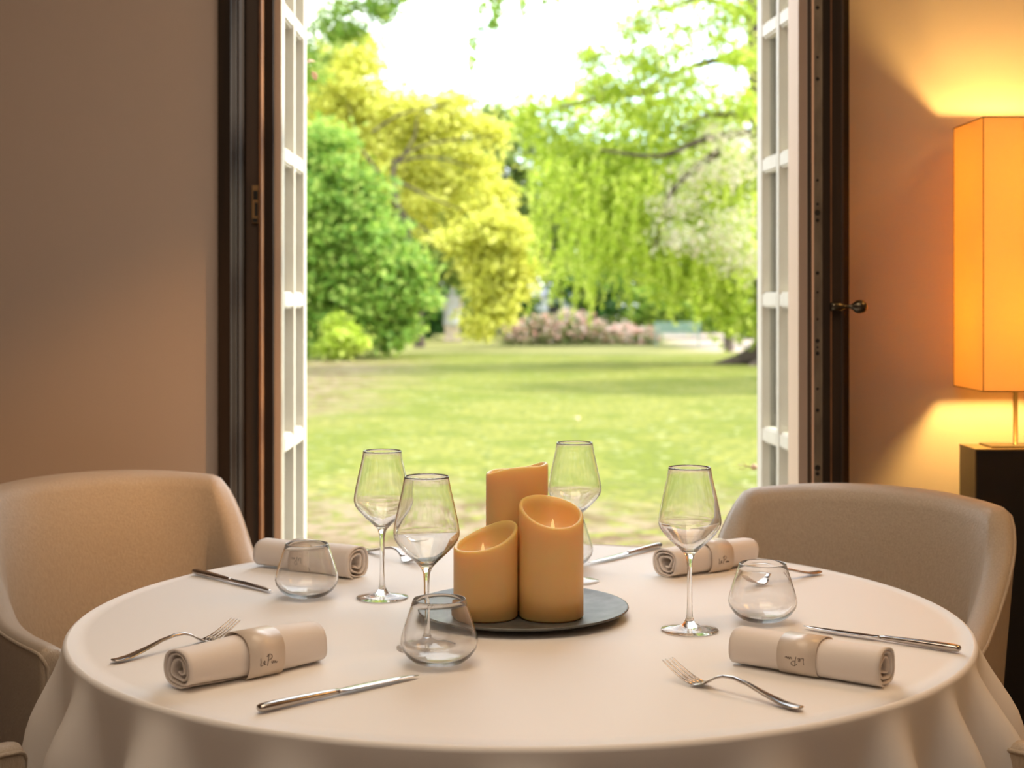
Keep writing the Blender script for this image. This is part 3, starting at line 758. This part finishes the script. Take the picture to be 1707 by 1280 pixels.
lathe_obj('bulb', [(0, .0), (.008, .0), (.010, .012), (.018, .03), (.021, .045), (.016, .062), (.007, .069), (0, .070)], 'bulb', lt, 24).location = (0, 0, .515)

# ------------------------------------------------ garden
def ground():
    nx, ny = 90, 130; V = []; Fc = []
    for j_ in range(ny+1):
        y = 3.45+(j_/ny)**1.6*150
        for i in range(nx+1):
            x = (i/nx-.5)*(40+y*1.6)
            z = GZ+.035*math.sin(.45*x+.8*math.sin(.22*y))*math.sin(.33*y+1)*min(1, max(0, (y-6)/6))
            V.append((x, y, z))
    for j_ in range(ny):
        for i in range(nx):
            a = j_*(nx+1)+i; Fc.append((a, a+1, a+nx+2, a+nx+1))
    return mesh('ground', V, Fc, 'lawn', None, True)
struct(ground())

def leaves_mesh(name, P, Nrm, S, mat, parent, asp=.55):
    """one diamond-folded leaf per point"""
    n = len(P); P = np.asarray(P); Nrm = np.asarray(Nrm)
    Nrm = Nrm/np.linalg.norm(Nrm, axis=1, keepdims=True)
    r = RNG.normal(size=(n, 3)); t1 = np.cross(Nrm, r); t1 /= np.linalg.norm(t1, axis=1, keepdims=True)
    t2 = np.cross(Nrm, t1); S = np.asarray(S)[:, None]
    V = np.empty((n, 4, 3)); V[:, 0] = P-t1*S; V[:, 2] = P+t1*S
    V[:, 1] = P+t2*S*asp+Nrm*S*.15; V[:, 3] = P-t2*S*asp+Nrm*S*.15
    me = bpy.data.meshes.new(name); me.vertices.add(4*n); me.vertices.foreach_set('co', V.reshape(-1))
    me.loops.add(4*n); me.loops.foreach_set('vertex_index', np.arange(4*n, dtype=np.int32))
    me.polygons.add(n); me.polygons.foreach_set('loop_start', np.arange(0, 4*n, 4, dtype=np.int32))
    me.update(calc_edges=True); me.materials.append(M[mat])
    o = bpy.data.objects.new(name, me); link(o, parent); o['kind'] = 'stuff'; return o
def crown(blobs, d, per_px=1.0, leaf=.11, dens=1.0, droop=0, dy=1.0, clump=.28):
    """blobs: (px, py, radius in px[, depth offset]) seen from the terrace; each becomes a ball of leaf clumps"""
    P = []; Nr = []
    for b_ in blobs:
        px, py, rp_ = b_[:3]; dd = d+(b_[3] if len(b_) > 3 else 0)
        c = np.array(W(px, py, dd)); r = rp_*dd/F
        nc = max(8, int(26*dens*(r/1.0)**2))
        for q in range(nc):
            u = RNG.normal(size=3); u /= np.linalg.norm(u)
            cc = c+u*r*RNG.uniform(.45, 1.0)*np.array([1, dy, 1])
            k = int(RNG.uniform(34, 64))
            g = RNG.normal(size=(k, 3))*clump*np.array([1, 1, .55])
            if droop: g[:, 2] -= np.abs(RNG.normal(size=k))*droop*RNG.uniform(.2, 1)
            P.append(cc+g); nn = np.tile(u*.6+np.array([0, -.2, .7]), (k, 1))+RNG.normal(size=(k, 3))*.55; Nr.append(nn)
    P = np.concatenate(P); Nr = np.concatenate(Nr); S = leaf*RNG.uniform(.6, 1.25, len(P))
    return P, Nr, S
def branch(name, pts, r0, r1, parent, n=7):
    path = smooth_path(pts, 14); rad = [r0+(r1-r0)*i/13 for i in range(14)]
    return tube(name, path, rad, 'bark', parent, n)
def bases(d, px): return Vector(((px-CX)*d/F, d, GZ))

# chestnut-green tree, left
t = thing('broadleaf_tree', 'fresh green leafy tree at the left edge of the lawn', 'tree', bases(45, 560), 0, 'garden trees')
def add_crown(t, *a, mat='leaf_green', name='crown', **k):
    P, Nr, S = crown(*a, **k); P = P-np.array(t.location); return leaves_mesh(name, P, Nr, S, mat, t)
def add_branch(t, pts, r0, r1, name='branch'):
    o = t.location; return branch(name, [Vector(p)-o for p in pts], r0, r1, t)
add_crown(t, [(540, 330, 80), (600, 400, 75), (560, 460, 80), (650, 460, 65), (615, 530, 60), (680, 515, 38), (540, 540, 60), (660, 555, 32), (500, 420, 80), (545, 260, 60), (600, 330, 50), (692, 452, 26), (520, 570, 30), (620, 480, 60)], 45, leaf=.13, dens=1.25)
add_branch(t, [bases(45, 560), W(565, 500, 45), W(555, 400, 45), W(540, 280, 45)], .35, .1, 'trunk')
# golden tree
t = thing('broadleaf_tree', 'golden yellow tree with dark spreading branches left of the sky gap', 'tree', bases(56, 690), 0, 'garden trees')
add_crown(t, [(590, 130, 60), (545, 160, 55), (640, 190, 60), (560, 230, 55), (700, 200, 50), (640, 270, 60), (755, 205, 42), (720, 270, 55), (800, 260, 38), (780, 330, 52), (700, 340, 50), (820, 220, 24), (825, 330, 30), (610, 80, 26), (760, 170, 25)], 56, leaf=.145, dens=.72, mat='leaf_yellow', clump=.32)
add_crown(t, [(800, 400, 45), (850, 400, 35), (860, 470, 36), (820, 450, 45), (806, 470, 22), (800, 530, 34), (752, 402, 28), (860, 430, 36), (830, 500, 40), (845, 370, 30)], 52, leaf=.14, dens=1.0, mat='leaf_yellow', name='lower_crown')
add_branch(t, [bases(54, 700), W(690, 430, 54), W(660, 330, 54), W(655, 265, 54.4)], .20, .06, 'trunk')
for pts in ([(655, 270), (700, 245), (760, 232), (840, 225)], [(655, 270), (720, 262), (790, 280)], [(655, 285), (690, 230), (700, 190), (760, 170)], [(640, 300), (600, 240), (580, 170)], [(660, 300), (720, 330), (770, 350)], [(620, 220), (670, 190), (740, 175)], [(650, 330), (690, 370), (740, 400)]):
    add_branch(t, [W(a, b_, 53.8) for a, b_ in pts], .055, .012)
# olive tree in the middle left, darker
t = thing('broadleaf_tree', 'olive green tree filling in behind the golden one', 'tree', bases(62, 660), 0, 'garden trees')
add_crown(t, [(620, 300, 80), (700, 380, 80), (680, 460, 70), (600, 220, 70), (760, 360, 60), (540, 120, 60), (790, 420, 60), (700, 280, 70)], 62, leaf=.15, dens=.7, mat='leaf_olive')
add_branch(t, [bases(62, 680), W(685, 470, 62), W(660, 360, 62), W(610, 240, 62)], .3, .1, 'trunk')
# small bright bush at lower left
t = thing('bush', 'small bright lime bush at the foot of the left tree', 'bush', bases(43, 567), 0, 'garden bushes')
add_crown(t, [(562, 545, 20), (575, 565, 24), (550, 575, 18), (590, 575, 14), (565, 585, 14)], 43, leaf=.10, dens=2.2, mat='leaf_lime', clump=.16)
# right lime tree with hanging sprays
t = thing('broadleaf_tree', 'lime green tree with drooping sprays, its flared trunk at the right edge', 'tree', bases(40, 1264), 0, 'garden trees')
add_crown(t, [(905, 195, 40), (960, 225, 55), (1040, 220, 60), (1000, 300, 60), (1110, 200, 60), (1100, 300, 70), (1190, 180, 50), (1190, 330, 60), (1250, 260, 50), (930, 290, 45), (1080, 380, 55), (1170, 430, 55), (1240, 430, 50), (1010, 370, 45), (880, 170, 26), (950, 160, 28), (1120, 460, 45), (1200, 490, 40), (1250, 520, 34)], 40, leaf=.105, dens=.95, mat='leaf_lime', droop=.55)
add_crown(t, [(1060, 110, 34), (1120, 60, 40), (1190, 30, 45), (1240, 90, 35), (1100, 130, 40), (1150, 140, 36), (1000, 130, 26), (1060, 40, 22), (1230, 20, 40), (1040, 160, 30), (1230, 160, 30), (1110, -20, 50), (1190, -60, 60), (1260, -40, 60), (990, 90, 16)], 37, leaf=.095, dens=.62, mat='leaf_lime', droop=.3, name='upper_crown')
# weeping strands
P = []; Nr = []
for q in range(430):
    px = RNG.uniform(880, 1262); py = RNG.uniform(260, 440)
    p = np.array(W(px, py, 38.5+RNG.uniform(-1, 2.5))); Ln = RNG.uniform(.6, 1.9)
    if px < 930: Ln *= .5
    k = int(Ln*26); zz = np.linspace(0, Ln, k)
    sw = RNG.normal(size=2)*.15
    pts = np.stack([p[0]+sw[0]*zz+RNG.normal(size=k)*.04, p[1]+sw[1]*zz+RNG.normal(size=k)*.04, p[2]-zz], 1)
    P.append(pts); Nr.append(RNG.normal(size=(k, 3))+np.array([0, -.3, .3]))
P = np.concatenate(P); Nr = np.concatenate(Nr)
leaves_mesh('hanging_sprays', P-np.array(t.location), Nr, .07*RNG.uniform(.7, 1.3, len(P)), 'leaf_lime', t)
add_branch(t, [bases(40, 1300)+Vector((0, 0, -.1)), W(1290, 560, 40), W(1282, 400, 40), W(1272, 200, 40), W(1262, 60, 40), W(1255, -60, 40)], .55, .25, 'trunk')
for dx, dy_ in ((-1.9, .0), (-1.0, -.9), (.4, -1.2), (1.5, 0)):
    b0 = bases(40, 1300)
    add_branch(t, [b0+Vector((dx, dy_, -.08)), b0+Vector((dx*.55, dy_*.55, .12)), b0+Vector((dx*.25, dy_*.25, .42)), b0+Vector((0, 0, 1.2))], .08, .45, 'root_flare')
for pts in ([(1268, 110), (1200, 100), (1130, 120), (1070, 150)], [(1262, 30), (1200, 5), (1150, 0), (1060, 40)], [(1272, 200), (1190, 190), (1130, 215)], [(1270, 120), (1230, 105), (1170, 100)],
            [(1270, 220), (1180, 230), (1100, 260), (1000, 250)], [(1200, 250), (1120, 320), (1090, 420)], [(1100, 150), (1000, 165), (930, 180)]):
    add_branch(t, [W(a, b_, 38.3) for a, b_ in pts], .13, .03)
# blossom tree behind it
t = thing('blossom_tree', 'pale pink blossoming tree half hidden behind the lime tree', 'tree', bases(50, 1215), 0, 'garden trees')
add_crown(t, [(1215, 230, 34, -12.2), (1170, 290, 26, -12.2), (1235, 280, 24, -12.5), (1130, 340, 20, -12.3), (1235, 380, 28, -12.6), (1190, 410, 24, -12.5), (1245, 440, 18, -12.5), (1130, 400, 14, -12.4)], 50, leaf=.07, dens=.26, mat='blossom', clump=.38)
add_crown(t, [(1200, 250, 60), (1230, 380, 60), (1160, 330, 50), (1200, 460, 50)], 50, leaf=.13, dens=.7, mat='leaf_lime', name='rear_crown')
add_branch(t, [bases(50, 1215), W(1212, 450, 50), W(1205, 330, 50), W(1200, 260, 50)], .18, .06, 'trunk')
# dark shrubs behind the roses
for lab, bl_ in (('dark green shrub behind the rose bed', [(960, 480, 34), (1000, 500, 34), (1020, 470, 28), (985, 530, 30), (930, 470, 20)]),
                 ('dark green shrub right of the statue', [(790, 540, 26), (820, 520, 26), (760, 500, 24), (850, 545, 22), (720, 510, 22), (712, 545, 18), (880, 520, 20)]),
                 ('mid green shrub behind the garden bench', [(1120, 510, 34), (1080, 500, 30), (1170, 520, 30), (1220, 520, 30), (1060, 530, 22), (1250, 540, 24)])):
    t = thing('shrub', lab, 'shrub', bases(66, bl_[0][0]), 0, 'garden shrubs')
    add_crown(t, bl_, 66, leaf=.14, dens=1.1, mat='leaf_dark' if 'dark' in lab else 'leaf_green', clump=.24)
# far tree line
for i, (lab, mt, bl_) in enumerate([
    ('distant olive tree beyond the statue', 'leaf_dark', [(540, 480, 90), (640, 500, 80), (720, 520, 60), (600, 380, 90), (700, 420, 80), (760, 545, 45)]),
    ('distant green tree beyond the rose bed', 'leaf_olive', [(800, 450, 70), (880, 470, 60), (870, 360, 70), (850, 250, 60), (820, 200, 34), (780, 330, 70), (830, 540, 50), (900, 540, 50)]),
    ('distant green tree beyond the bench', 'leaf_olive', [(960, 420, 70), (1060, 440, 70), (960, 300, 70), (1050, 320, 80), (1150, 420, 80), (1250, 440, 80), (1160, 300, 80), (1260, 320, 70), (1000, 540, 50), (1100, 550, 50), (1200, 550, 50), (1270, 550, 50)]),
    ('distant pale green tree beyond the golden tree', 'leaf_olive', [(560, 250, 90), (660, 260, 90), (740, 260, 70), (540, 130, 50)])]):
    px = bl_[0][0]
    t = thing('distant_tree', lab, 'tree', bases(80, px), 0, 'distant trees')
    add_crown(t, bl_, 80, leaf=.21, dens=.55, mat=mt, clump=.42)
    add_branch(t, [bases(80, px), W(px, 500, 80), W(px+10, 400, 80)], .4, .2, 'trunk')
# overhanging twigs at the top
t = thing('overhanging_branch', 'leafy branch hanging into the sky at the top left', 'branch', W(530, -160, 30), 0, 'overhanging branches')
add_crown(t, [(530, 30, 34), (575, 20, 28), (520, 80, 30), (620, 5, 18), (600, -40, 40), (540, -40, 50), (520, 130, 22), (590, 50, 14), (640, 20, 16), (660, -10, 20), (560, 55, 20)], 30, leaf=.06, dens=1.3, mat='leaf_green', clump=.16)
add_branch(t, [W(500, -160, 30), W(525, -60, 30), W(560, 0, 30), (W(610, 10, 30))], .05, .01, 'stem')
t = thing('overhanging_branch', 'thin leafy twigs hanging down over the sky gap at top centre', 'branch', W(860, -150, 30), 0, 'overhanging branches')
P = []; Nr = []
for x0_, x1_, y0_, y1_, k in ((850, 820, -60, 50, 120), (860, 875, -60, 30, 90), (835, 800, -20, 20, 60), (905, 910, -40, 55, 40), (785, 790, 60, 120, 26), (900, 930, -40, 0, 60), (850, 800, 10, 60, 30), (800, 783, 30, 110, 30), (655, 665, -40, 8, 30)):
    for q in range(k):
        s = RNG.uniform(); p = W(x0_+(x1_-x0_)*s+RNG.normal()*5, y0_+(y1_-y0_)*s+RNG.normal()*3, 30+RNG.normal()*.2)
        P.append(p); Nr.append(RNG.normal(size=3)+np.array([0, -.2, .3]))
leaves_mesh('leaf_spray', np.array(P)-np.array(t.location), np.array(Nr), np.full(len(P), .085), 'leaf_green', t)
for pts in ([(860, -150), (855, -60), (838, 0), (818, 45)], [(860, -150), (862, -60), (868, -10), (876, 30)], [(860, -150), (850, -40), (812, 20), (786, 100), (788, 125)], [(860, -150), (890, -60), (905, 0), (910, 50)]):
    add_branch(t, [W(a, b_, 30) for a, b_ in pts], .02, .006, 'stem')
# more trees beyond both sides of the opening
for lab, px, d_, mt, bl_ in (
    ('tall green tree farther left in the garden, outside the frame', 380, 58, 'leaf_green', [(380, 420, 110), (300, 300, 110), (420, 250, 100), (350, 150, 90), (440, 480, 70), (300, 500, 80)]),
    ('broad olive tree at the far left of the garden, outside the frame', 60, 66, 'leaf_olive', [(60, 400, 130), (160, 300, 120), (-60, 320, 120), (80, 200, 110), (180, 480, 80), (-60, 500, 90)]),
    ('distant tree at the outermost left, outside the frame', -300, 74, 'leaf_green', [(-300, 400, 130), (-200, 300, 110), (-400, 320, 120), (-280, 220, 100), (-200, 500, 80), (-420, 500, 90)]),
    ('green tree right of the flared trunk, outside the frame', 1420, 58, 'leaf_olive', [(1420, 420, 110), (1350, 300, 100), (1500, 280, 110), (1420, 180, 90), (1350, 520, 60), (1500, 500, 80)]),
    ('distant tree at the far right, outside the frame', 1700, 70, 'leaf_green', [(1700, 400, 130), (1620, 280, 110), (1820, 300, 120), (1720, 200, 100), (1600, 510, 70), (1800, 500, 90)])):
    t = thing('distant_tree', lab, 'tree', bases(d_, px), 0, 'distant trees')
    add_crown(t, bl_, d_, leaf=.24, dens=.3, mat=mt, clump=.5)
    add_branch(t, [bases(d_, px), W(px, 500, d_), W(px+10, 330, d_)], .4, .15, 'trunk')
# an unseen tree added on the right to shade the lawn
t = thing('shade_tree', 'tall unseen tree added right of the lawn to shade the grass', 'tree', (14.5, 33.5, GZ), 0)
add_crown(t, [(1850, 80, 190), (1960, 0, 190), (1760, 130, 130), (1900, 220, 150)], 33, leaf=.22, dens=.5, mat='leaf_olive', clump=.5)
add_branch(t, [Vector((14.5, 33.5, GZ)), Vector((14.4, 33.5, 3)), Vector((14.3, 33.4, 8))], .4, .2, 'trunk')

# rose bushes
rg = random.Random(3)
rb = [(852, 552, 17), (875, 548, 22), (900, 540, 22), (925, 552, 20), (948, 535, 26), (972, 540, 24), (992, 548, 20), (1018, 556, 16), (1040, 552, 18), (1062, 558, 16), (1085, 556, 14)]
ords = ['first', 'second', 'third', 'fourth', 'fifth', 'sixth', 'seventh', 'eighth', 'ninth', 'tenth', 'last']
for i, (px, py, r) in enumerate(rb):
    lab = 'pink flowering rose bush, %s from the statue side of the bed' % ords[i] if i < 10 else 'pink flowering rose bush at the bench end of the bed'
    t = thing('rose_bush', lab, 'bush', bases(57, px), 0, 'rose bushes in the bed')
    gy = HY+(CZ-GZ)*F/57
    add_crown(t, [(px, (py+gy)/2+2, r*.95), (px, py, r*.8)], 57, leaf=.075, dens=2.6, mat='rose_leaf', name='foliage', clump=.16)
    n = 90; P = []; Nr = []
    for q in range(n):
        a = rg.uniform(0, 2*PI); rr = r*math.sqrt(rg.random())*57/F
        P.append(np.array(W(px, py-rg.uniform(-r*.9, r*.75), 57))+np.array([rr*math.cos(a), -abs(rr*math.sin(a))-.1, 0])); Nr.append([rg.gauss(0, .5), -1, rg.gauss(.4, .5)])
    leaves_mesh('blossoms', np.array(P)-np.array(t.location), np.array(Nr), np.full(n, .075), 'rose', t, .9)
    for q in range(3):
        a = rg.uniform(-.25, .25)
        tube('stem', [(0, 0, -.03), (a*.5, 0, .5), (a, 0, 1.0)], .012, 'bark', t, 5)

# statue
st = thing('statue', 'pale draped stone statue on a pedestal at the far end of the lawn', 'statue', bases(62, 754))
o = lathe_obj('pedestal', [(0, 0), (.52, 0), (.52, .12), (.44, .16), (.42, .55), (.46, .58), (.46, .66), (0, .66)], 'stonewarm', st, 4, False); o.rotation_euler = (0, 0, PI/4)
secs = [(.66, .42, .34), (.80, .40, .33), (1.05, .35, .28), (1.30, .33, .25), (1.52, .31, .23), (1.70, .34, .23), (1.84, .36, .22), (1.94, .27, .18), (2.00, .12, .12), (2.05, .085, .10), (2.11, .11, .13), (2.20, .13, .15), (2.28, .11, .13), (2.33, .05, .06)]
V = []; Fc = []; n = 28
for z, a_, b_ in secs:
    for k in range(n):
        an = 2*PI*k/n; f = 1+(.06*math.sin(9*an+z*2) if z < 1.8 else 0)
        V.append((a_*f*math.cos(an)+.03*math.sin(z*3), b_*f*math.sin(an), z))
for i in range(len(secs)-1):
    for k in range(n): k2 = (k+1) % n; Fc.append((i*n+k, i*n+k2, (i+1)*n+k2, (i+1)*n+k))
Fc.append(tuple(range(n))[::-1]); e = (len(secs)-1)*n; Fc.append(tuple(range(e, e+n)))
mesh('draped_figure', V, Fc, 'stone', st, True)
tube('arm', [(.33, 0, 1.82), (.40, -.06, 1.55), (.30, -.24, 1.35), (.10, -.30, 1.38)], [.09, .075, .06, .05], 'stonewarm', st, 10)
tube('arm', [(-.33, 0, 1.82), (-.42, -.04, 1.55), (-.40, -.10, 1.28)], [.09, .075, .055], 'stone', st, 10)

# benches
def make_bench(label, px, d, wd, rz):
    t = thing('garden_bench', label, 'bench', bases(d, px), rz)
    for k in range(5): box('seat_slat', (-wd/2, -.22+k*.095, .43), (wd/2, -.14+k*.095, .46), 'bench', t)
    for k in range(4): box('back_slat', (-wd/2, .27+k*.025, .52+k*.105), (wd/2, .30+k*.025, .60+k*.105), 'bench', t)
    for x in (-wd/2+.06, wd/2-.1):
        box('leg', (x, -.24, 0), (x+.05, -.18, .43), 'bench', t); box('leg', (x, .20, 0), (x+.05, .26, .43), 'bench', t)
        V, Fc = tube_data([(x+.025, .25, .40), (x+.025, .30, .62), (x+.025, .37, .93)], .025, 6); mesh('back_post', V, Fc, 'bench', t)
        box('armrest', (x, -.24, .62), (x+.05, .30, .66), 'bench', t); box('arm_post', (x, -.24, .46), (x+.05, -.19, .62), 'bench', t)
    return t
b1 = make_bench('pale green slatted garden bench on the gravel beyond the lawn', 1129, 55, 1.75, -.12)

# white garden house glimpsed between shrubs
gh = thing('garden_house', 'white garden house glimpsed above the rose bed between dark shrubs', 'building', bases(74, 925))
w0 = 1.0
box('wall', (-w0, 0, 0), (w0, 1.6, 1.95), 'white', gh)
V = [(-w0-.15, -.2, 1.95), (w0+.15, -.2, 1.95), (w0+.15, 1.8, 1.95), (-w0-.15, 1.8, 1.95), (-w0-.15, .8, 2.5), (w0+.15, .8, 2.5)]
mesh('roof', V, [(0, 1, 5, 4), (2, 3, 4, 5), (0, 4, 3), (1, 2, 5), (0, 3, 2, 1)], 'roof', gh)
box('window', (-.35, -.02, .9), (.35, .0, 1.6), 'hole', gh)

# dry leaves and twigs of a creeper at the leaf edges, a fallen leaf on the lawn
def dry_leaf(name, label, loc, rot, size, cat='leaf', mat='dryleaf'):
    V = []; Fc = []; n = 7
    for i in range(n):
        u = i/(n-1); wd = size*.32*math.sin(PI*min(1, u*.96+.02))**.8
        c = .12*size*math.sin(PI*u)
        V += [(-wd, u*size, c+.35*wd), (0, u*size, c), (wd, u*size, c+.35*wd)]
    for i in range(n-1):
        a = i*3; Fc += [(a, a+1, a+4, a+3), (a+1, a+2, a+5, a+4)]
    o = mesh(name, V, Fc, mat, None, True, loc=loc, rot=rot); tag(o, label, cat)
    md = o.modifiers.new('thick', 'SOLIDIFY'); md.thickness = .0006
    return o
dry_leaf('dry_leaf', 'curled brown leaf poking past the white leaf edge at upper left', W(510, 106, 3.86), (.3, .5, -.9), .028)
dry_leaf('dry_leaf', 'pale pink petal hanging beside the white leaf at upper left', W(527, 134, 3.86), (1.2, .3, 2.9), .026)
dry_leaf('dry_leaf', 'lowest pale curled leaf beside the white leaf at upper left', W(511, 176, 3.86), (1.3, .2, 3.6), .030)
dry_leaf('green_leaf', 'tiny green leaf stuck on the white leaf edge by the lawn', W(508, 743, 3.86), (1.3, .2, 3.5), .022, mat='leaf_green')
dry_leaf('fallen_leaf', 'single orange leaf lying on the lawn', Vector(((965-CX)*20.9/F, 20.9, GZ+.04)), (.2, 0, .5), .13)
tw = thing('creeper_twig', 'thin dry creeper twig sticking out left of the right leaf edge', 'twig', W(1252, 778, 3.83))
tube('stem', [(.012, 0, -.004), (-.008, 0, .001), (-.036, -.004, .006)], [.0022, .0015, .0006], 'arris', tw, 6)
tube('stem', [(-.010, 0, .001), (-.022, -.003, -.006), (-.034, -.004, -.003)], .0007, 'arris', tw, 5)
tube('stem', [(-.012, 0, .001), (-.018, -.002, .010), (-.026, -.003, .013)], .0006, 'arris', tw, 5)
V, Fc = lathe([(0, -.008), (.006, -.005), (.009, .0), (.007, .006), (0, .010)], 12); mesh('bud', V, Fc, 'dryleaf', tw, True, loc=(.008, 0, -.001))
